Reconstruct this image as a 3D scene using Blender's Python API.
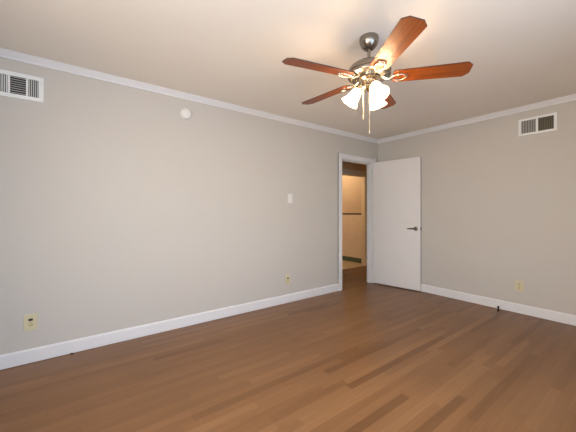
import bpy, bmesh, math
from math import sin, cos, pi, radians
from mathutils import Vector, Matrix

for o in list(bpy.data.objects):
    bpy.data.objects.remove(o)
SC = bpy.context.scene
COL = SC.collection

# ---------------------------------------------------------------- camera
H = 2.425            # ceiling height
CZ = 1.196           # lens height
cam = bpy.data.cameras.new('camera')
cam.sensor_width = 36.0
cam.lens = 292.0 / 576.0 * 36.0
cam.shift_y = -4.0 / 576.0
cam.clip_start = 0.02
co = bpy.data.objects.new('camera', cam)
COL.objects.link(co)
co.location = (0, 0, CZ)
co.rotation_euler = (radians(90), 0, -math.atan2(.601, .799))
SC.camera = co

# ---------------------------------------------------------------- world, daylight, exposure
wd = bpy.data.worlds.new('sky')
SC.world = wd
wd.use_nodes = True
wn = wd.node_tree
wn.nodes.clear()
wo = wn.nodes.new('ShaderNodeOutputWorld')
bg = wn.nodes.new('ShaderNodeBackground')
sky = wn.nodes.new('ShaderNodeTexSky')
sky.sky_type = 'NISHITA'
sky.sun_disc = False
sky.sun_elevation = radians(35)
sky.sun_rotation = radians(60)
bg.inputs['Strength'].default_value = 0.25
wn.links.new(sky.outputs[0], bg.inputs['Color'])
wn.links.new(bg.outputs[0], wo.inputs['Surface'])

XB, YB = -0.91, -0.51        # the two walls behind the camera
XR, YL = 4.253, 3.08         # right wall, left wall


def area(name, loc, rot, sx, sy, power, color, spread=180):
    l = bpy.data.lights.new(name, 'AREA')
    l.shape = 'RECTANGLE'
    l.size = sx
    l.size_y = sy
    l.energy = power
    l.color = color
    l.spread = radians(spread)
    o = bpy.data.objects.new(name, l)
    COL.objects.link(o)
    o.location = loc
    o.rotation_euler = rot
    return o


# daylight at the back window, plus a warm fill added at an unseen side window
WIN1 = (-0.55, 1.95, 0.55, 2.1)     # x0 x1 z0 z1 in wall_back
WIN2 = (-0.12, 1.08, 0.75, 2.05)   # y0 y1 z0 z1 in wall_near, placed for the fill light
area('window_daylight', ((WIN1[0]+WIN1[1])/2, YB-.16, (WIN1[2]+WIN1[3])/2), (radians(90), 0, 0),
     WIN1[1]-WIN1[0], WIN1[3]-WIN1[2], 47, (.68, .91, 1.20))
area('side_fill', (XB-.16, (WIN2[0]+WIN2[1])/2, (WIN2[2]+WIN2[3])/2), (radians(90), 0, radians(-90)),
     WIN2[1]-WIN2[0], WIN2[3]-WIN2[2], 70, (1.0, .88, .74))

SC.view_settings.view_transform = 'Standard'
SC.view_settings.look = 'None'
SC.view_settings.gamma = 1
SC.view_settings.use_curve_mapping = False
SC.view_settings.exposure = 0.50


# ---------------------------------------------------------------- materials
def srgb(r, g, b):
    f = lambda c: (c/255/12.92) if c/255 <= .04045 else ((c/255+.055)/1.055)**2.4
    return (f(r), f(g), f(b), 1)


def mat(name, col, rough=.5, metal=0.0, noise=0.03, nscale=8.0, bump=0.0, bscale=200.0,
        emit=None, estr=0.0, spec=.5):
    m = bpy.data.materials.new(name)
    m.use_nodes = True
    nt = m.node_tree
    b = nt.nodes['Principled BSDF']
    b.inputs['Roughness'].default_value = rough
    b.inputs['Metallic'].default_value = metal
    b.inputs['Specular IOR Level'].default_value = spec
    tc = nt.nodes.new('ShaderNodeTexCoord')
    nz = nt.nodes.new('ShaderNodeTexNoise')
    nz.inputs['Scale'].default_value = nscale
    nz.inputs['Detail'].default_value = 3
    nt.links.new(tc.outputs['Object'], nz.inputs['Vector'])
    mx = nt.nodes.new('ShaderNodeMix')
    mx.data_type = 'RGBA'
    mx.inputs['A'].default_value = tuple(c*(1-noise) for c in col[:3]) + (1,)
    mx.inputs['B'].default_value = tuple(min(1, c*(1+noise)) for c in col[:3]) + (1,)
    nt.links.new(nz.outputs['Fac'], mx.inputs['Factor'])
    nt.links.new(mx.outputs['Result'], b.inputs['Base Color'])
    if bump:
        n2 = nt.nodes.new('ShaderNodeTexNoise')
        n2.inputs['Scale'].default_value = bscale
        n2.inputs['Detail'].default_value = 2
        bp = nt.nodes.new('ShaderNodeBump')
        bp.inputs['Strength'].default_value = bump
        bp.inputs['Distance'].default_value = .002
        nt.links.new(tc.outputs['Object'], n2.inputs['Vector'])
        nt.links.new(n2.outputs['Fac'], bp.inputs['Height'])
        nt.links.new(bp.outputs['Normal'], b.inputs['Normal'])
    if emit:
        b.inputs['Emission Color'].default_value = emit
        b.inputs['Emission Strength'].default_value = estr
    return m


M = {}
M['wall'] = mat('wall_paint', srgb(197, 191, 183), .75, noise=.012, nscale=1.5, bump=.15, bscale=180, spec=.3)
M['ceiling'] = mat('ceiling_paint', srgb(240, 233, 223), .85, noise=.012, nscale=2, bump=.15, bscale=120, spec=.2)
M['trim'] = mat('white_trim_paint', srgb(224, 222, 222), .45, noise=.01)
M['door'] = mat('white_door_paint', srgb(224, 220, 218), .5, noise=.012, nscale=2)
M['hall'] = mat('hall_paint', srgb(236, 206, 156), .8, noise=.03, nscale=3)
M['bath_wall'] = mat('bathroom_paint', srgb(208, 192, 170), .6, noise=.02)
M['white_metal'] = mat('white_enamelled_metal', srgb(232, 232, 230), .4, noise=.01)
M['dark'] = mat('duct_shade', srgb(58, 56, 52), .8)  # shade inside the vents, put in as a dark colour
M['grey_louver'] = mat('grey_louver_metal', srgb(196, 194, 190), .5, noise=.02)
M['shaded_louver'] = mat('shaded_louver_metal', srgb(128, 120, 100), .6, noise=.05)  # darker copy of the vent's louver metal, shade put into the colour
M['plastic'] = mat('white_plastic', srgb(228, 224, 219), .4, noise=.01)
M['almond'] = mat('almond_plastic', srgb(206, 196, 162), .4, noise=.01)
M['almond_dark'] = mat('almond_socket_plastic', srgb(196, 184, 140), .4, noise=.01)
M['slot'] = mat('black_slot', srgb(25, 22, 18), .6)
M['nickel'] = mat('brushed_nickel', srgb(150, 142, 132), .27, 1.0, noise=.08, nscale=30)
M['bright_nickel'] = mat('polished_nickel', srgb(214, 200, 178), .2, 1.0, noise=.04)
M['brass'] = mat('pale_brass_chain', srgb(226, 206, 172), .35, 1.0, noise=.02)
M['bronze'] = mat('dark_bronze', srgb(52, 40, 32), .4, .8)
M['steel'] = mat('satin_steel', srgb(120, 114, 108), .32, 1.0)
M['black'] = mat('black_rubber', srgb(25, 23, 22), .7)
M['green_tile'] = mat('green_glazed_tile', srgb(88, 108, 92), .25, noise=.05)
M['dark_tile'] = mat('dark_green_trim_tile', srgb(44, 50, 42), .25, noise=.05)
M['window_white'] = mat('window_frame_paint', srgb(232, 230, 226), .45, noise=.01)


def tile_mat(name, col, grout, size, gw=.03):
    m = mat(name, col, .3)
    nt = m.node_tree
    b = nt.nodes['Principled BSDF']
    tc = nt.nodes['Texture Coordinate']
    br = nt.nodes.new('ShaderNodeTexBrick')
    br.offset = 0
    br.inputs['Scale'].default_value = 1
    br.inputs['Brick Width'].default_value = size
    br.inputs['Row Height'].default_value = size
    br.inputs['Mortar Size'].default_value = size*gw
    br.inputs['Color1'].default_value = col
    br.inputs['Color2'].default_value = tuple(c*.96 for c in col[:3]) + (1,)
    br.inputs['Mortar'].default_value = grout
    return m, nt, b, tc, br


m, nt, b, tc, br = tile_mat('cream_wall_tile', srgb(238, 226, 208), srgb(230, 216, 196), .108)
sp = nt.nodes.new('ShaderNodeSeparateXYZ')
cb = nt.nodes.new('ShaderNodeCombineXYZ')
nt.links.new(tc.outputs['Object'], sp.inputs[0])
nt.links.new(sp.outputs['Y'], cb.inputs['X'])
nt.links.new(sp.outputs['Z'], cb.inputs['Y'])
nt.links.new(cb.outputs[0], br.inputs['Vector'])
nt.links.new(br.outputs['Color'], b.inputs['Base Color'])
M['cream_tile'] = m
m, nt, b, tc, br = tile_mat('pale_floor_tile', srgb(214, 198, 174), srgb(170, 155, 135), .05)
nt.links.new(tc.outputs['Object'], br.inputs['Vector'])
nt.links.new(br.outputs['Color'], b.inputs['Base Color'])
M['floor_tile'] = m

# hairline window glass
g = bpy.data.materials.new('window_glass')
g.use_nodes = True
nt = g.node_tree
nt.nodes.clear()
out = nt.nodes.new('ShaderNodeOutputMaterial')
tr = nt.nodes.new('ShaderNodeBsdfTransparent')
gl = nt.nodes.new('ShaderNodeBsdfGlossy')
gl.inputs['Roughness'].default_value = .02
mx = nt.nodes.new('ShaderNodeMixShader')
mx.inputs[0].default_value = .06
nt.links.new(tr.outputs[0], mx.inputs[1])
nt.links.new(gl.outputs[0], mx.inputs[2])
nt.links.new(mx.outputs[0], out.inputs[0])
M['glass'] = g


def math_node(nt, op, a, b=None):
    n = nt.nodes.new('ShaderNodeMath')
    n.operation = op
    for i, v in enumerate((a, b)):
        if v is None:
            continue
        if isinstance(v, (int, float)):
            n.inputs[i].default_value = v
        else:
            nt.links.new(v, n.inputs[i])
    return n.outputs[0]


def wood_floor():
    m = bpy.data.materials.new('oak_strip_floor')
    m.use_nodes = True
    nt = m.node_tree
    b = nt.nodes['Principled BSDF']
    tc = nt.nodes.new('ShaderNodeTexCoord')
    sp = nt.nodes.new('ShaderNodeSeparateXYZ')
    nt.links.new(tc.outputs['Object'], sp.inputs[0])
    x, y = sp.outputs['X'], sp.outputs['Y']
    W, L = .0572, .95
    ry = math_node(nt, 'DIVIDE', y, W)
    row = math_node(nt, 'FLOOR', ry)
    fy = math_node(nt, 'FRACT', ry)
    w1 = nt.nodes.new('ShaderNodeTexWhiteNoise')
    w1.noise_dimensions = '1D'
    nt.links.new(row, w1.inputs['W'])
    xo = math_node(nt, 'ADD', math_node(nt, 'DIVIDE', x, L), math_node(nt, 'MULTIPLY', w1.outputs['Value'], 17.0))
    # uneven board lengths: warp the run a little before cutting it
    wob = math_node(nt, 'MULTIPLY', math_node(nt, 'SINE', math_node(nt, 'MULTIPLY', xo, 2.3)), .28)
    xo = math_node(nt, 'ADD', xo, wob)
    colm = math_node(nt, 'FLOOR', xo)
    fx = math_node(nt, 'FRACT', xo)
    cb = nt.nodes.new('ShaderNodeCombineXYZ')
    nt.links.new(row, cb.inputs['X'])
    nt.links.new(colm, cb.inputs['Y'])
    w2 = nt.nodes.new('ShaderNodeTexWhiteNoise')
    w2.noise_dimensions = '2D'
    nt.links.new(cb.outputs[0], w2.inputs['Vector'])
    ramp = nt.nodes.new('ShaderNodeValToRGB')
    e = ramp.color_ramp.elements
    e[0].position = 0
    e[0].color = srgb(*FLOOR_C[0])
    e[1].position = 1
    e[1].color = srgb(*FLOOR_C[4])
    for p, c in ((.12, 1), (.5, 2), (.85, 3)):
        k = e.new(p)
        k.color = srgb(*FLOOR_C[c])
    nt.links.new(w2.outputs['Value'], ramp.inputs['Fac'])
    # grain stretched along the boards, shifted from board to board
    mp = nt.nodes.new('ShaderNodeCombineXYZ')
    nt.links.new(math_node(nt, 'ADD', math_node(nt, 'MULTIPLY', x, 2.2), math_node(nt, 'MULTIPLY', w2.outputs['Value'], 40)), mp.inputs['X'])
    nt.links.new(math_node(nt, 'MULTIPLY', y, 55), mp.inputs['Y'])
    nz = nt.nodes.new('ShaderNodeTexNoise')
    nz.inputs['Scale'].default_value = 1
    nz.inputs['Detail'].default_value = 5
    nz.inputs['Roughness'].default_value = .6
    nt.links.new(mp.outputs[0], nz.inputs['Vector'])
    # slow drift over several boards
    n3 = nt.nodes.new('ShaderNodeTexNoise')
    n3.inputs['Scale'].default_value = 1.3
    n3.inputs['Detail'].default_value = 2
    nt.links.new(tc.outputs['Object'], n3.inputs['Vector'])
    fac = math_node(nt, 'ADD', math_node(nt, 'MULTIPLY', nz.outputs['Fac'], .50), math_node(nt, 'MULTIPLY', n3.outputs['Fac'], .26))
    fac = math_node(nt, 'ADD', fac, .60)
    # seams
    ey = math_node(nt, 'MINIMUM', fy, math_node(nt, 'SUBTRACT', 1.0, fy))
    ex = math_node(nt, 'MINIMUM', fx, math_node(nt, 'SUBTRACT', 1.0, fx))
    sy = math_node(nt, 'GREATER_THAN', ey, .016)
    sx = math_node(nt, 'GREATER_THAN', ex, .0012)
    seam = math_node(nt, 'MULTIPLY', sy, sx)
    fac = math_node(nt, 'MULTIPLY', fac, math_node(nt, 'ADD', math_node(nt, 'MULTIPLY', seam, .16), .84))
    vm = nt.nodes.new('ShaderNodeVectorMath')
    vm.operation = 'SCALE'
    nt.links.new(ramp.outputs['Color'], vm.inputs[0])
    nt.links.new(fac, vm.inputs['Scale'])
    nt.links.new(vm.outputs[0], b.inputs['Base Color'])
    b.inputs['Roughness'].default_value = .36
    b.inputs['Specular IOR Level'].default_value = .35
    bp = nt.nodes.new('ShaderNodeBump')
    bp.inputs['Strength'].default_value = .25
    bp.inputs['Distance'].default_value = .001
    nt.links.new(math_node(nt, 'ADD', seam, math_node(nt, 'MULTIPLY', nz.outputs['Fac'], .25)), bp.inputs['Height'])
    nt.links.new(bp.outputs['Normal'], b.inputs['Normal'])
    return m


FLOOR_C = [(112, 76, 45), (124, 87, 54), (130, 92, 58), (134, 96, 62), (142, 103, 67)]
M['floor'] = wood_floor()


def blade_wood():
    m = bpy.data.materials.new('cherry_blade_wood')
    m.use_nodes = True
    nt = m.node_tree
    b = nt.nodes['Principled BSDF']
    tc = nt.nodes.new('ShaderNodeTexCoord')
    mp = nt.nodes.new('ShaderNodeMapping')
    mp.inputs['Scale'].default_value = (3, 60, 3)
    nz = nt.nodes.new('ShaderNodeTexNoise')
    nz.inputs['Scale'].default_value = 1
    nz.inputs['Detail'].default_value = 5
    ramp = nt.nodes.new('ShaderNodeValToRGB')
    ramp.color_ramp.elements[0].position = .3
    ramp.color_ramp.elements[0].color = srgb(112, 48, 8)
    ramp.color_ramp.elements[1].position = .75
    ramp.color_ramp.elements[1].color = srgb(162, 82, 22)
    nt.links.new(tc.outputs['Object'], mp.inputs[0])
    nt.links.new(mp.outputs[0], nz.inputs['Vector'])
    nt.links.new(nz.outputs['Fac'], ramp.inputs[0])
    nt.links.new(ramp.outputs[0], b.inputs['Base Color'])
    b.inputs['Roughness'].default_value = .40
    return m


M['blade'] = blade_wood()
M['blade_edge'] = mat('blade_dark_edge', srgb(62, 34, 22), .5)
M['shade'] = mat('frosted_lit_glass', srgb(250, 244, 232), .4, emit=(1.0, .74, .46, 1), estr=7)
nt = M['shade'].node_tree
tr = nt.nodes.new('ShaderNodeBsdfTransparent')
mx = nt.nodes.new('ShaderNodeMixShader')
mx.inputs[0].default_value = .5
nt.links.new(nt.nodes['Principled BSDF'].outputs[0], mx.inputs[1])
nt.links.new(tr.outputs[0], mx.inputs[2])
nt.links.new(mx.outputs[0], nt.nodes['Material Output'].inputs[0])
M['bulb'] = mat('lit_bulb', srgb(255, 250, 240), .4, emit=(1.0, .68, .38, 1), estr=215)
M['bath_lamp'] = mat('lit_bathroom_globe', srgb(255, 250, 240), .4, emit=(1.0, .70, .40, 1), estr=10)


# ---------------------------------------------------------------- mesh helpers
def box(bm, x0, x1, y0, y1, z0, z1, bev=0):
    vs = [bm.verts.new(p) for p in ((x0, y0, z0), (x1, y0, z0), (x1, y1, z0), (x0, y1, z0),
                                    (x0, y0, z1), (x1, y0, z1), (x1, y1, z1), (x0, y1, z1))]
    fs = [bm.faces.new([vs[i] for i in f]) for f in
          ((0, 3, 2, 1), (4, 5, 6, 7), (0, 1, 5, 4), (1, 2, 6, 5), (2, 3, 7, 6), (3, 0, 4, 7))]
    if bev:
        es = {e for f in fs for e in f.edges}
        bmesh.ops.bevel(bm, geom=list(es), offset=bev, segments=2, affect='EDGES', profile=.5)


def lathe(bm, prof, seg=32, mtx=None, cap0=False, cap1=False):
    rings = []
    for r, z in prof:
        ring = []
        for k in range(seg):
            a = 2*pi*k/seg
            v = Vector((r*cos(a), r*sin(a), z))
            ring.append(bm.verts.new(mtx @ v if mtx else v))
        rings.append(ring)
    for a, b in zip(rings, rings[1:]):
        for k in range(seg):
            bm.faces.new((a[k], a[(k+1) % seg], b[(k+1) % seg], b[k]))
    if cap0:
        bm.faces.new(rings[0][::-1])
    if cap1:
        bm.faces.new(rings[-1])


def tube(bm, pts, r, seg=10, closed=False):
    pts = [Vector(p) for p in pts]
    n = len(pts)
    rings = []
    ref = Vector((0, 0, 1))
    for i, p in enumerate(pts):
        a = pts[(i-1) % n] if (closed or i > 0) else p
        c = pts[(i+1) % n] if (closed or i < n-1) else p
        t = (c-a).normalized()
        rf = ref if abs(t.dot(ref)) < .95 else Vector((1, 0, 0))
        u = t.cross(rf).normalized()
        v = t.cross(u)
        rr = r[i] if isinstance(r, (list, tuple)) else r
        rings.append([bm.verts.new(p + rr*(cos(2*pi*k/seg)*u + sin(2*pi*k/seg)*v)) for k in range(seg)])
    m = n if closed else n-1
    for i in range(m):
        a, b = rings[i], rings[(i+1) % n]
        for k in range(seg):
            bm.faces.new((a[k], a[(k+1) % seg], b[(k+1) % seg], b[k]))
    if not closed:
        bm.faces.new(rings[0][::-1])
        bm.faces.new(rings[-1])


def prism(bm, poly, axis, a, b, mtx=None):
    """poly of 2-D points extruded along axis ('x','y','z') from a to b"""
    def P(p, t):
        v = {'x': (t, p[0], p[1]), 'y': (p[0], t, p[1]), 'z': (p[0], p[1], t)}[axis]
        v = Vector(v)
        return mtx @ v if mtx else v
    A = [bm.verts.new(P(p, a)) for p in poly]
    B = [bm.verts.new(P(p, b)) for p in poly]
    bm.faces.new(A[::-1])
    bm.faces.new(B)
    n = len(poly)
    for i in range(n):
        bm.faces.new((A[i], A[(i+1) % n], B[(i+1) % n], B[i]))


def obj(name, bm, m, parent=None, smooth=False, loc=None, rot=None, label=None):
    bmesh.ops.recalc_face_normals(bm, faces=bm.faces)
    me = bpy.data.meshes.new(name)
    bm.to_mesh(me)
    bm.free()
    mats = m if isinstance(m, (list, tuple)) else [m]
    for k in mats:
        me.materials.append(M[k])
    if smooth:
        for p in me.polygons:
            p.use_smooth = True
        if hasattr(me, 'set_sharp_from_angle'):
            me.set_sharp_from_angle(angle=radians(40))
    o = bpy.data.objects.new(name, me)
    COL.objects.link(o)
    if parent:
        o.parent = parent
    if loc:
        o.location = loc
    if rot:
        o.rotation_euler = rot
    if label:
        o['label'] = label
    return o


def struct(name, bm, m, label=None, **k):
    o = obj(name, bm, m, **k)
    if not k.get('parent'):
        o['kind'] = 'structure'
        if label:
            o['label'] = label
    return o


def thing(name, label, cat, loc=(0, 0, 0), rotz=0, group=None):
    o = bpy.data.objects.new(name, None)
    o.empty_display_size = .05
    COL.objects.link(o)
    o.location = loc
    o.rotation_euler = (0, 0, rotz)
    o['label'] = label
    o['category'] = cat
    if group:
        o['group'] = group
    return o


NB = bmesh.new
T = .10

# door openings
DX0, DX1, DZ = 3.345, 4.09, 2.02       # bedroom doorway, in the left wall
BX0, BX1, BZ, BY = 4.50, 5.285, 1.99, 4.16   # bathroom doorway across the hall
BWX = 5.44                             # tiled bathroom wall

# ---------------------------------------------------------------- the setting
bm = NB(); box(bm, XB-T, 6.2, YB-T, BY+.0, -.1, 0)
struct('floor', bm, 'floor', 'brown oak strip floor running into the hall')
bm = NB(); box(bm, 3.6, 6.2, BY, 6.1, -.1, .004)
struct('floor_bathroom', bm, 'floor_tile', 'pale tiled floor beyond the hall doorway')
bm = NB(); box(bm, XB-T, XR+T, YB-T, YL+T, H, H+.1)
struct('ceiling', bm, 'ceiling', 'plain beige white painted ceiling')
bm = NB(); box(bm, 2.4, 6.2, YL+T, 6.1, H, H+.1)
struct('ceiling_hall', bm, 'hall', 'dim ceiling of the hall and bathroom')

bm = NB()
box(bm, XB-T, DX0, YL, YL+T, 0, H)
box(bm, DX1, XR+T, YL, YL+T, 0, H)
box(bm, DX0, DX1, YL, YL+T, DZ, H)
struct('wall_left', bm, 'wall', 'long grey wall with the open doorway')
bm = NB(); box(bm, XR, XR+T, YB-T, YL, 0, H)
struct('wall_right', bm, 'wall', 'warm grey wall on the right')
bm = NB()
x0, x1, z0, z1 = WIN1
box(bm, XB-T, x0, YB-T, YB, 0, H)
box(bm, x1, XR, YB-T, YB, 0, H)
box(bm, x0, x1, YB-T, YB, 0, z0)
box(bm, x0, x1, YB-T, YB, z1, H)
struct('wall_back', bm, 'wall')
bm = NB()
y0, y1, z0, z1 = WIN2
box(bm, XB-T, XB, YB, y0, 0, H)
box(bm, XB-T, XB, y1, YL, 0, H)
box(bm, XB-T, XB, y0, y1, 0, z0)
box(bm, XB-T, XB, y0, y1, z1, H)
struct('wall_near', bm, 'wall')

# hall and bathroom shell
bm = NB()
box(bm, 2.4, BX0, BY, BY+T, 0, H)
box(bm, BX1, 6.2, BY, BY+T, 0, H)
box(bm, BX0, BX1, BY, BY+T, BZ, H)
struct('wall_hall', bm, 'hall', 'dim brown hall wall above the inner doorway')
bm = NB(); box(bm, 2.28, 2.4, YL+T, BY+T, 0, H)
struct('wall_hall_near_end', bm, 'hall')
bm = NB(); box(bm, 6.08, 6.2, YL+T, BY, 0, H)
struct('wall_hall_far_end', bm, 'hall')
bm = NB(); box(bm, XR+T, 6.2, YL, YL+T, 0, H)
struct('wall_hall_side', bm, 'hall')
bm = NB(); box(bm, BWX, BWX+T, BY+T, 6.1, 0.004, H)
wb = struct('wall_bathroom', bm, 'bath_wall', 'warm lit bathroom wall seen through the doorways')
bm = NB(); box(bm, BWX-.008, BWX, BY+T, 6.0, .115, 1.135)
obj('tile_wainscot', bm, 'cream_tile', wb, label='cream square tiles on the lower wall')
bm = NB(); box(bm, BWX-.016, BWX, BY+T, 6.0, 1.135, 1.165, .004)
obj('tile_cap', bm, 'dark_tile', wb, label='dark trim tile capping the wainscot')
bm = NB(); box(bm, BWX-.014, BWX, BY+T, 6.0, .004, .115, .004)
obj('tile_base', bm, 'green_tile', wb, label='green tile base')
bm = NB(); box(bm, 3.6, BWX, 6.0, 6.1, .004, H)
struct('wall_bathroom_end', bm, 'bath_wall')
bm = NB(); box(bm, 3.6, 3.7, BY+T, 6.0, .004, H)
struct('wall_bathroom_side', bm, 'bath_wall')

# baseboards, a dark hair of a gap under them
BH, BT, BG = .112, .014, .004


def base_profile(s):
    return [(0, BG), (s*BT, BG), (s*BT, BH-.012), (s*BT*.55, BH-.003), (s*BT*.3, BH), (0, BH)]


bm = NB()
prism(bm, [(YL+p, z) for p, z in base_profile(-1)], 'x', XB, DX0-.084)
struct('baseboard_left', bm, 'trim', 'white baseboard under the left wall')
bm = NB()
prism(bm, [(XR+p, z) for p, z in base_profile(-1)], 'y', YB, YL)
struct('baseboard_right', bm, 'trim', 'white baseboard under the right wall')
bm = NB()
prism(bm, [(YB+p, z) for p, z in base_profile(1)], 'x', XB, XR)
struct('baseboard_back', bm, 'trim')
bm = NB()
prism(bm, [(XB+p, z) for p, z in base_profile(1)], 'y', YB, YL)
struct('baseboard_near', bm, 'trim')

# crown moulding
def crown(s):
    p = [(0, 0), (.040, 0), (.040, -.009), (.034, -.012), (.029, -.020), (.021, -.031), (.013, -.040),
         (.011, -.046), (.011, -.056), (0, -.056)]
    return [(s*a, H+b) for a, b in p]


bm = NB(); prism(bm, [(YL+p, z) for p, z in crown(-1)], 'x', XB, XR)
struct('trim_1', bm, 'trim', 'white crown moulding along the left wall')
bm = NB(); prism(bm, [(XR+p, z) for p, z in crown(-1)], 'y', YB, YL)
struct('trim_2', bm, 'trim', 'white crown moulding along the right wall')
bm = NB(); prism(bm, [(YB+p, z) for p, z in crown(1)], 'x', XB, XR)
struct('trim_3', bm, 'trim')
bm = NB(); prism(bm, [(XB+p, z) for p, z in crown(1)], 'y', YB, YL)
struct('trim_4', bm, 'trim')


# door casings and jambs
def casing(bm, x0, x1, z1, yf, s, w=.084, hw=.066):
    """flat casing with an outer bead, on face y=yf, standing out by s"""
    def strip(a, b, c, d):
        ya, yb = sorted((yf, yf+s*.016))
        box(bm, a, b, ya, yb, c, d, .002)
    strip(x0-w, x0-.004, 0, z1+hw)
    strip(x1+.004, x1+w, 0, z1+hw)
    strip(x0-.004, x1+.004, z1+.004, z1+hw)
    ya, yb = sorted((yf, yf+s*.022))
    box(bm, x0-w, x0-w+.014, ya, yb, 0, z1+w, .002)
    box(bm, x1+w-.014, x1+w, ya, yb, 0, z1+w, .002)
    box(bm, x0-w+.014, x1+w-.014, ya, yb, z1+hw-.014, z1+hw, .002)


bm = NB(); casing(bm, DX0, DX1, DZ, YL, -1)
struct('trim_5', bm, 'trim', 'white casing around the open doorway')
bm = NB()
box(bm, DX0, DX0+.012, YL-.001, YL+T+.001, 0, DZ)
box(bm, DX1-.012, DX1, YL-.001, YL+T+.001, 0, DZ)
box(bm, DX0+.012, DX1-.012, YL-.001, YL+T+.001, DZ-.012, DZ)
box(bm, DX0+.012, DX0+.022, YL+.045, YL+.08, 0, DZ-.012)
box(bm, DX1-.022, DX1-.012, YL+.045, YL+.08, 0, DZ-.012)
box(bm, DX0+.022, DX1-.022, YL+.045, YL+.08, DZ-.022, DZ-.012)
struct('trim_6', bm, 'trim', 'white jamb lining the open doorway')
bm = NB()
box(bm, BX0-.07, BX0, BY-.016, BY, 0, BZ+.11, .002)
box(bm, BX1, BX1+.07, BY-.016, BY, 0, BZ+.11, .002)
box(bm, BX0, BX1, BY-.016, BY, BZ, BZ+.11, .002)
box(bm, BX0, BX0+.012, BY, BY+T, .0, BZ)
box(bm, BX1-.012, BX1, BY, BY+T, .0, BZ)
box(bm, BX0, BX1, BY, BY+T, BZ-.012, BZ)
M['hall_trim'] = mat('hall_trim_paint', srgb(236, 222, 196), .6)
struct('trim_7', bm, 'hall_trim', 'casing around the bathroom doorway')

# the door leaf, swung open against the right wall
hx, hy = DX1+.012, YL-.024
fx, fy = 4.214, 2.300
ang = math.atan2(fy-hy, fx-hx)
DW = math.hypot(fx-hx, fy-hy)
DT = .035
# local: x along the leaf from hinge to free edge, +y = side facing the right wall
bm = NB(); box(bm, 0, DW, -DT/2, DT/2, .014, 2.022, .0015)
door = struct('door_1', bm, 'door', 'flat white door standing open against the right wall')
door.location = (hx, hy, 0)
door.rotation_euler = (0, 0, ang)
# the camera side: local -y or +y?
camloc = Matrix.Rotation(-ang, 3, 'Z') @ Vector((-hx, -hy, 0))
S = 1 if camloc.y > 0 else -1
hxl = DW-.062
hz = .945
bm = NB()
mt = Matrix.Translation((hxl, S*DT/2, hz)) @ Matrix.Rotation(-S*pi/2, 4, 'X')
lathe(bm, [(0.001, .010), (.024, .009), (.031, .005), (.032, 0)], 28, mt)
hnd = obj('door_handle', bm, 'steel', door, smooth=True, label='dark satin lever handle')
bm = NB()
yy = S*(DT/2+.048)
tube(bm, [(hxl, S*(DT/2+.006), hz), (hxl, S*(DT/2+.03), hz), (hxl, yy, hz), (hxl-.02, yy+S*.004, hz), (hxl-.07, yy, hz+.002),
          (hxl-.112, yy-S*.004, hz-.002)], [.011, .010, .012, .010, .008, .007], 12)
obj('lever', bm, 'steel', hnd, smooth=True)
bm = NB()
mt = Matrix.Translation((hxl, -S*DT/2, hz)) @ Matrix.Rotation(S*pi/2, 4, 'X')
lathe(bm, [(0.001, .010), (.024, .009), (.031, .005), (.032, 0)], 28, mt)
obj('door_handle', bm, 'steel', door, smooth=True)
bm = NB()
box(bm, DW-.001, DW+.0015, -.012, .012, hz-.028, hz+.028)
box(bm, DW, DW+.010, -.007, .007, hz-.009, hz+.009, .002)
obj('latch', bm, 'steel', door)
for z in (.25, 1.02, 1.80):
    bm = NB()
    lathe(bm, [(.0055, z-.045), (.0055, z+.045)], 12, Matrix.Translation((-.008, S*(DT/2)*1.0, 0)), True, True)
    box(bm, -.004, .026, S*DT/2-.001, S*DT/2+.001, z-.044, z+.044)
    obj('hinge', bm, 'trim', door)


# windows behind the camera; the side one is added to carry the fill
def window(n, a0, a1, z0, z1, axis, face):
    def bx(bm, p0, p1, d0, d1, q0, q1, bev=0):
        if axis == 'x':
            box(bm, p0, p1, face-T+d0, face-T+d1, q0, q1, bev)
        else:
            box(bm, face-T+d0, face-T+d1, p0, p1, q0, q1, bev)
    bm = NB()
    w = .045
    bx(bm, a0, a0+w, .02, .08, z0, z1)
    bx(bm, a1-w, a1, .02, .08, z0, z1)
    bx(bm, a0+w, a1-w, .02, .08, z0, z0+w)
    bx(bm, a0+w, a1-w, .02, .08, z1-w, z1)
    zm = (z0+z1)/2
    bx(bm, a0+w, a1-w, .02, .08, zm-.02, zm+.02)
    am = (a0+a1)/2
    bx(bm, am-.02, am+.02, .03, .07, z0+w, zm-.02)
    bx(bm, am-.02, am+.02, .03, .07, zm+.02, z1-w)
    f = struct('window_%d' % n, bm, 'window_white')
    bm = NB()
    bx(bm, a0+w, a1-w, .048, .052, z0+w, z1-w)
    obj('window_pane', bm, 'glass', f)
    bm = NB()
    bx(bm, a0-.05, a1+.05, .08, T+.04, z0-.025, z0-.001, .003)
    obj('window_sill', bm, 'window_white', f)
    bm = NB()
    c = .06
    bx(bm, a0-c, a0, T, T+.014, z0, z1+c, .002)
    bx(bm, a1, a1+c, T, T+.014, z0, z1+c, .002)
    bx(bm, a0, a1, T, T+.014, z1, z1+c, .002)
    bx(bm, a0-c, a1+c, T, T+.012, z0-.085, z0-.025, .002)
    obj('window_casing', bm, 'window_white', f)


window(1, WIN1[0], WIN1[1], WIN1[2], WIN1[3], 'x', YB)
window(2, WIN2[0], WIN2[1], WIN2[2], WIN2[3], 'y', XB)

# ---------------------------------------------------------------- ceiling fan
FX, FY = 1.694, 1.302
YAW = -math.atan2(.601, .799)       # photograph's own left-right axis, for blade directions
fan = thing('ceiling_fan', 'nickel ceiling fan with five reddish wood blades and three lit glass shades',
            'ceiling fan', (FX, FY, H), YAW)
BZ_ = 2.133 - H                     # blade plane below the ceiling
MZ = BZ_

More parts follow.
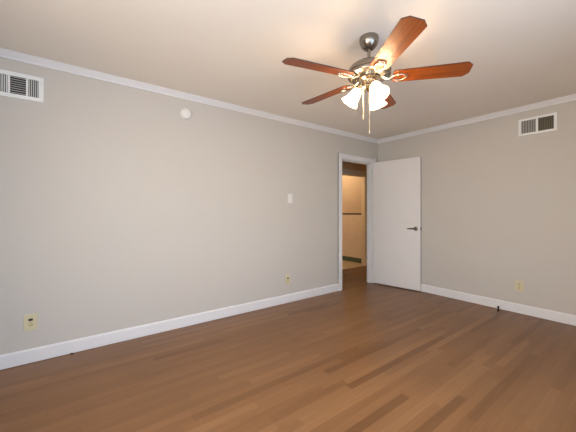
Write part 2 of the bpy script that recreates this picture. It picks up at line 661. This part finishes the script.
bm = NB()
lathe(bm, [(.064, 0), (.066, -.006), (.066, -.022), (.065, -.03), (.063, -.040), (.056, -.058), (.044, -.073),
           (.032, -.084), (.024, -.087), (.012, -.087)], 40, cap1=True)
obj('canopy', bm, 'nickel', fan, smooth=True)
bm = NB()
lathe(bm, [(.012, -.07), (.012, MZ+.13)], 20)
lathe(bm, [(.012, MZ+.148), (.020, MZ+.144), (.024, MZ+.135), (.024, MZ+.122), (.034, MZ+.112)], 24)
obj('downrod', bm, 'nickel', fan, smooth=True)
bm = NB()
lathe(bm, [(.012, MZ+.122), (.045, MZ+.120), (.062, MZ+.113), (.085, MZ+.108), (.112, MZ+.098), (.132, MZ+.084), (.144, MZ+.066),
           (.149, MZ+.050), (.149, MZ+.044), (.145, MZ+.040), (.145, MZ+.030), (.149, MZ+.026), (.147, MZ+.018),
           (.132, MZ+.012), (.10, MZ+.010), (.07, MZ+.008), (.012, MZ+.008)], 56, cap0=True, cap1=True)
obj('motor_housing', bm, 'nickel', fan, smooth=True)
bm = NB()
lathe(bm, [(.012, MZ+.008), (.072, MZ+.008), (.074, MZ-.004), (.060, MZ-.010), (.052, MZ-.016), (.052, MZ-.052), (.056, MZ-.058), (.056, MZ-.066),
           (.046, MZ-.074), (.030, MZ-.082), (.018, MZ-.085), (.010, MZ-.095), (.001, MZ-.098)], 40, cap0=True)
obj('switch_housing', bm, 'bright_nickel', fan, smooth=True)

# blades, built along local +x
R0, R1 = .160, .645


def blade_outline():
    w0, w1 = .060, .070
    c = .032
    return [(R0, -w0+.012), (R0+.014, -w0), (R1-c, -w1), (R1, -w1+c), (R1, w1-c), (R1-c, w1), (R0+.014, w0), (R0, w0-.012)]


bm = NB()
prism(bm, blade_outline(), 'z', 0, .0065)
bm.faces.ensure_lookup_table()
bmesh.ops.recalc_face_normals(bm, faces=bm.faces)
for f in bm.faces:
    f.material_index = 0 if abs(f.normal.z) > .5 else 1
PITCH = radians(-12)
blade0 = obj('blade', bm, ['blade', 'blade_edge'], fan)
blade_mesh = blade0.data
# iron: arm from the motor, splitting into an open oval loop below the blade
bm = NB()
tube(bm, [(.088, 0, .010), (.115, 0, -.004), (.145, 0, -.010), (.168, 0, -.010)], [.011, .009, .008, .008], 12)
ov = []
for k in range(28):
    a = 2*pi*k/28
    ov.append((.213+.050*cos(a), .030*sin(a)*(1+.15*cos(a)), -.0085))
tube(bm, ov, .0052, 10, closed=True)
box(bm, .255, .275, -.011, .011, -.010, -.0008, .002)
for sx, sy in ((.212, .032), (.212, -.032), (.265, 0)):
    lathe(bm, [(.0075, -.0005), (.0075, -.014), (.004, -.017), (.001, -.0175)], 12, Matrix.Translation((sx, sy, 0)))
bmesh.ops.translate(bm, verts=[v for v in bm.verts if v.co.x > .13], vec=(-.020, 0, 0))
iron0 = obj('blade_iron', bm, 'bright_nickel', blade0, smooth=True)
iron_mesh = iron0.data
for k in range(5):
    a = radians(275.0 + 72*k)
    if k == 0:
        b, i = blade0, iron0
    else:
        b = blade0.copy(); COL.objects.link(b)
        i = iron0.copy(); COL.objects.link(i)
        i.parent = b
    b.parent = fan
    b.location = (0, 0, BZ_)
    b.rotation_euler = (Matrix.Rotation(a, 4, 'Z') @ Matrix.Rotation(PITCH, 4, 'X')).to_euler()

# three shades on short arms
for k, deg in enumerate((165, 285, 45)):
    a = radians(deg)
    tilt = radians(35)
    d = Vector((cos(a), sin(a), 0))
    ax = (d*sin(tilt) + Vector((0, 0, -cos(tilt)))).normalized()
    neck = d*.060 + Vector((0, 0, MZ-.050))
    # rotation taking -z to ax
    rot = Vector((0, 0, -1)).rotation_difference(ax).to_matrix().to_4x4()
    mt = Matrix.Translation(neck) @ rot
    bm = NB()
    tube(bm, [d*.035 + Vector((0, 0, MZ-.046)), d*.052 + Vector((0, 0, MZ-.043)), neck - ax*.004, neck + ax*.012], [.010, .010, .014, .016], 12)
    lathe(bm, [(.012, .004), (.024, 0), (.027, -.008), (.027, -.028), (.024, -.029)], 24, mt)
    sock = obj('lamp_socket', bm, 'bright_nickel', fan, smooth=True)
    bm = NB()
    prof = [(.020, -.016), (.026, -.022), (.031, -.032), (.035, -.048), (.038, -.066), (.041, -.084), (.046, -.102),
            (.054, -.118), (.063, -.130), (.0625, -.133), (.059, -.130), (.050, -.117), (.042, -.101), (.037, -.083),
            (.034, -.065), (.031, -.048), (.027, -.034), (.022, -.025)]
    lathe(bm, prof, 36, mt)
    sh = obj('lamp_shade', bm, 'shade', fan, smooth=True, label='lit frosted white bell glass shade')
    bm = NB()
    lathe(bm, [(.010, -.022), (.012, -.045), (.020, -.060), (.026, -.078), (.026, -.088), (.018, -.104), (.001, -.110)], 20, mt)
    obj('light_bulb', bm, 'bulb', sh, smooth=True)

# pull chains
for (cx, cy, ztop, zend) in ((-.046, -.020, MZ-.060, 1.842-H), (-.012, -.054, MZ-.062, 1.735-H)):
    bm = NB()
    tube(bm, [(cx, cy, ztop+.004), (cx, cy, zend+.03)], .0022, 8)
    z = ztop
    while z > zend+.03:
        bmesh.ops.create_icosphere(bm, subdivisions=1, radius=.0032, matrix=Matrix.Translation((cx, cy, z)))
        z -= .012
    ch = obj('pull_chain', bm, 'brass', fan, smooth=True)
    bm = NB()
    lathe(bm, [(.001, zend+.032), (.003, zend+.03), (.0038, zend+.02), (.0040, zend+.006), (.003, zend), (.001, zend-.001)], 14,
          Matrix.Translation((cx, cy, 0)))
    obj('chain_pull', bm, 'brass', ch, smooth=True)


# ---------------------------------------------------------------- wall things (local: x along wall, y out of wall toward room, z up)
def on_left(x, z):
    return (x, YL, z), pi


def on_right(y, z):
    return (XR, y, z), pi/2


# left vent: three banks of louvers
loc, rz = on_left(-.312, 2.178)
v = thing('air_vent', 'white wall register with three banks of louvers near the upper left corner', 'vent', loc, rz)
VW, VH = .152, .099
# local x: +x is toward the LEFT in the photo (rotated pi)
bm = NB()
banks = [(-.122, -.058), (-.046, .046), (.058, .122)]
zz = .068
box(bm, -VW, VW, 0, .009, zz, VH, .002)
box(bm, -VW, VW, 0, .009, -VH, -zz, .002)
xs = [-VW] + [q for b in banks for q in b] + [VW]
for i in range(0, len(xs), 2):
    box(bm, xs[i], xs[i+1], 0, .009, -zz, zz)
obj('vent_frame', bm, 'white_metal', v)
bm = NB(); box(bm, -.13, .13, .0002, .0014, -.078, .078)  # flat dark sheet on the wall in place of the duct's shade
obj('duct_shade_sheet', bm, 'dark', v, label='dark sheet for the shade in the duct behind the louvers')
for bi, (a, b) in enumerate(banks):
    bm = NB()
    if bi == 1:
        n = 8
        for i in range(n):
            c = -zz + (i+.5)*2*zz/n
            m_ = Matrix.Translation((0, .006, c)) @ Matrix.Rotation(radians(-30), 4, 'X')
            prism(bm, [(-.0045, -.0008), (.0045, -.0008), (.0045, .0008), (-.0045, .0008)], 'x', a, b, m_)
    else:
        n = 5
        for i in range(n):
            c = a + (i+.5)*(b-a)/n
            m_ = Matrix.Translation((c, .006, 0)) @ Matrix.Rotation(radians(35 if bi == 0 else -35), 4, 'Z')
            prism(bm, [(-.0008, -.0050), (.0008, -.0050), (.0008, .0050), (-.0008, .0050)], 'z', -zz, zz, m_)
    obj('louver_bank', bm, 'white_metal', v)
bm = NB(); box(bm, -.138, -.134, .008, .020, -.014, .014, .001)
obj('damper_lever', bm, 'white_metal', v)
for q in (-.137, .137):
    bm = NB()
    lathe(bm, [(.004, .009), (.004, .0105), (.001, .011)], 10, Matrix.Translation((q, 0, .045)) @ Matrix.Rotation(-pi/2, 4, 'X'))
    obj('screw', bm, 'grey_louver', v)

# right vent: two banks
loc, rz = on_right(.949, 2.184)
v = thing('air_vent', 'white two-section return vent high on the right wall', 'vent', loc, rz)
# local +x = world +y (rotated 90deg: x->y, y->-x): toward photo left
VW, VH = .170, .098
bm = NB()
zz = .073
box(bm, -VW, VW, 0, .010, zz, VH, .002)
box(bm, -VW, VW, 0, .010, -VH, -zz, .002)
box(bm, -VW, -.145, 0, .010, -zz, zz)
box(bm, .145, VW, 0, .010, -zz, zz)
box(bm, -.010, .010, 0, .010, -zz, zz)
obj('vent_frame', bm, 'white_metal', v)
bm = NB(); box(bm, -.15, .15, .0002, .0014, -.08, .08)  # thin dark sheet painted as the shaded opening
obj('duct_shade_sheet', bm, 'dark', v, label='dark sheet for the shade in the duct behind the louvers')
for s, (a, b), mm in ((1, (.010, .145), 'grey_louver'), (-1, (-.145, -.010), 'shaded_louver')):
    bm = NB()
    n = 9
    for i in range(n):
        c = a + (i+.5)*(b-a)/n
        m_ = Matrix.Translation((c, .006, 0)) @ Matrix.Rotation(radians(52 if s > 0 else -38), 4, 'Z')
        prism(bm, [(-.0008, -.0068), (.0008, -.0068), (.0008, .0048), (-.0008, .0048)], 'z', -zz, zz, m_)
    obj('louver_bank', bm, mm, v)
bm = NB(); box(bm, -.158, -.154, .009, .019, -.010, .010, .001)
obj('damper_lever', bm, 'white_metal', v)

# smoke detector
loc, rz = on_left(.98, 2.218)
v = thing('smoke_detector', 'small round white smoke detector below the crown moulding', 'smoke detector', loc, rz)
RX = Matrix.Rotation(-pi/2, 4, 'X')
bm = NB()
lathe(bm, [(.055, 0), (.056, .004), (.056, .010), (.053, .012)], 40, RX, True, True)
obj('base_plate', bm, 'white_metal', v, smooth=True)
bm = NB()
lathe(bm, [(.052, .012), (.053, .022), (.050, .030), (.042, .035), (.024, .037), (.022, .034), (.020, .037), (.001, .038)], 40, RX)
obj('detector_cover', bm, 'plastic', v, smooth=True)
bm = NB()
lathe(bm, [(.004, .036), (.004, .0395), (.001, .040)], 12, Matrix.Translation((.014, 0, -.012)) @ RX)
obj('test_button', bm, 'grey_louver', v)


def plate(name, label, cat, loc, rz, m_, kind, group=None):
    v = thing(name, label, cat, loc, rz, group)
    bm = NB()
    pw, ph = (.036, .060) if kind == 'switch' else (.0425, .0635)
    box(bm, -pw, pw, 0, .006, -ph, ph, .0025)
    obj('cover_plate', bm, m_, v)
    if kind == 'switch':
        bm = NB(); box(bm, -.006, .006, .0055, .0075, -.013, .013)
        obj('switch_slot', bm, 'plastic', v)
        bm = NB()
        prism(bm, [(.006, -.008), (.018, .006), (.018, .011), (.006, .008)], 'x', -.0042, .0042)
        obj('toggle', bm, 'plastic', v)
        for z in (-.03, .03):
            bm = NB()
            lathe(bm, [(.003, .006), (.003, .007), (.001, .0072)], 10, Matrix.Translation((0, 0, z)) @ RX)
            obj('screw', bm, 'grey_louver', v)
    else:
        for z in (.021, -.021):
            bm = NB()
            pts = []
            for k in range(24):
                a = 2*pi*k/24
                pts.append((.0165*cos(a), z+max(-.0125, min(.0125, .0165*sin(a)))))
            prism(bm, pts, 'y', .005, .0078)
            s = obj('socket', bm, 'almond_dark', v)
            bm = NB()
            box(bm, -.0080, -.0055, .0076, .0081, z-.002, z+.006)
            box(bm, .0055, .0080, .0076, .0081, z-.002, z+.006)
            lathe(bm, [(.0025, .0076), (.0025, .0081)], 10, Matrix.Translation((0, 0, z-.007)) @ RX, True, True)
            obj('socket_slot', bm, 'slot', s)
        bm = NB()
        lathe(bm, [(.003, .006), (.003, .007), (.001, .0072)], 10, RX)
        obj('screw', bm, 'slot', v)
    return v


plate('light_switch', 'white single toggle light switch plate in the middle of the left wall', 'light switch', *on_left(2.35, 1.376), 'plastic', 'switch')
v = plate('wall_outlet', 'almond outlet with a dark upper socket low at far left', 'outlet', *on_left(-.238, .322), 'almond', 'outlet',
      'almond wall outlets')
bm = NB(); box(bm, -.013, .013, .0078, .016, .014, .030, .002)
obj('socket_cap', bm, 'slot', v, label='dark insert in the upper socket')
v = plate('wall_outlet', 'almond outlet low on the left wall, below the light switch', 'outlet', *on_left(2.31, .305), 'almond', 'outlet',
      'almond wall outlets')
bm = NB(); box(bm, -.011, .011, .0078, .015, .014, .029, .002)
obj('socket_cap', bm, 'slot', v, label='dark insert in the upper socket')
plate('wall_outlet', 'plain almond outlet low on the right wall, beyond the open door', 'outlet', *on_right(1.112, .322), 'almond', 'outlet',
      'almond wall outlets')

# floor door stop standing just off the right baseboard
v = thing('door_stop', 'short dark bronze floor door stop in front of the right baseboard', 'door stop', (4.15, 1.292, 0))
bm = NB()
lathe(bm, [(.015, 0), (.015, .003), (.011, .006), (.0085, .010)], 20, None, True, True)
obj('mounting_base', bm, 'bronze', v, smooth=True)
bm = NB()
lathe(bm, [(.0085, .009), (.0075, .02), (.0075, .040)], 16, None, True, True)
obj('stem', bm, 'bronze', v, smooth=True)
bm = NB()
lathe(bm, [(.0075, .038), (.011, .041), (.011, .055), (.008, .060), (.001, .061)], 20, None, True)
obj('rubber_tip', bm, 'black', v, smooth=True)

# cable stub at the foot of the left baseboard
bm = NB()
tube(bm, [(.015, YL-BT+.001, .006), (.020, YL-BT-.008, .006), (.030, YL-BT-.014, .005), (.040, YL-BT-.014, .005)], [.004, .005, .005, .003], 10)
o = obj('cable_stub', bm, 'black', smooth=True)
o['label'] = 'tiny black cable stub at the foot of the left baseboard'
o['category'] = 'cable'

# bathroom ceiling lamp, above the sight line
v = thing('flush_ceiling_lamp', 'round lit lamp on the bathroom ceiling', 'ceiling lamp', (4.75, 5.0, H))
bm = NB(); lathe(bm, [(.11, 0), (.11, -.02), (.10, -.025)], 32, None, True, True)
obj('lamp_base', bm, 'white_metal', v, smooth=True)
bm = NB(); lathe(bm, [(.10, -.024), (.102, -.05), (.085, -.085), (.05, -.105), (.001, -.112)], 32)
obj('lamp_shade', bm, 'bath_lamp', v, smooth=True)
l = bpy.data.lights.new('bathroom_light', 'POINT')
l.energy = 11
l.color = (1.0, .76, .50)
l.shadow_soft_size = .1
lo = bpy.data.objects.new('bathroom_light', l)
COL.objects.link(lo)
lo.parent = v
lo.location = (0, 0, -.24)
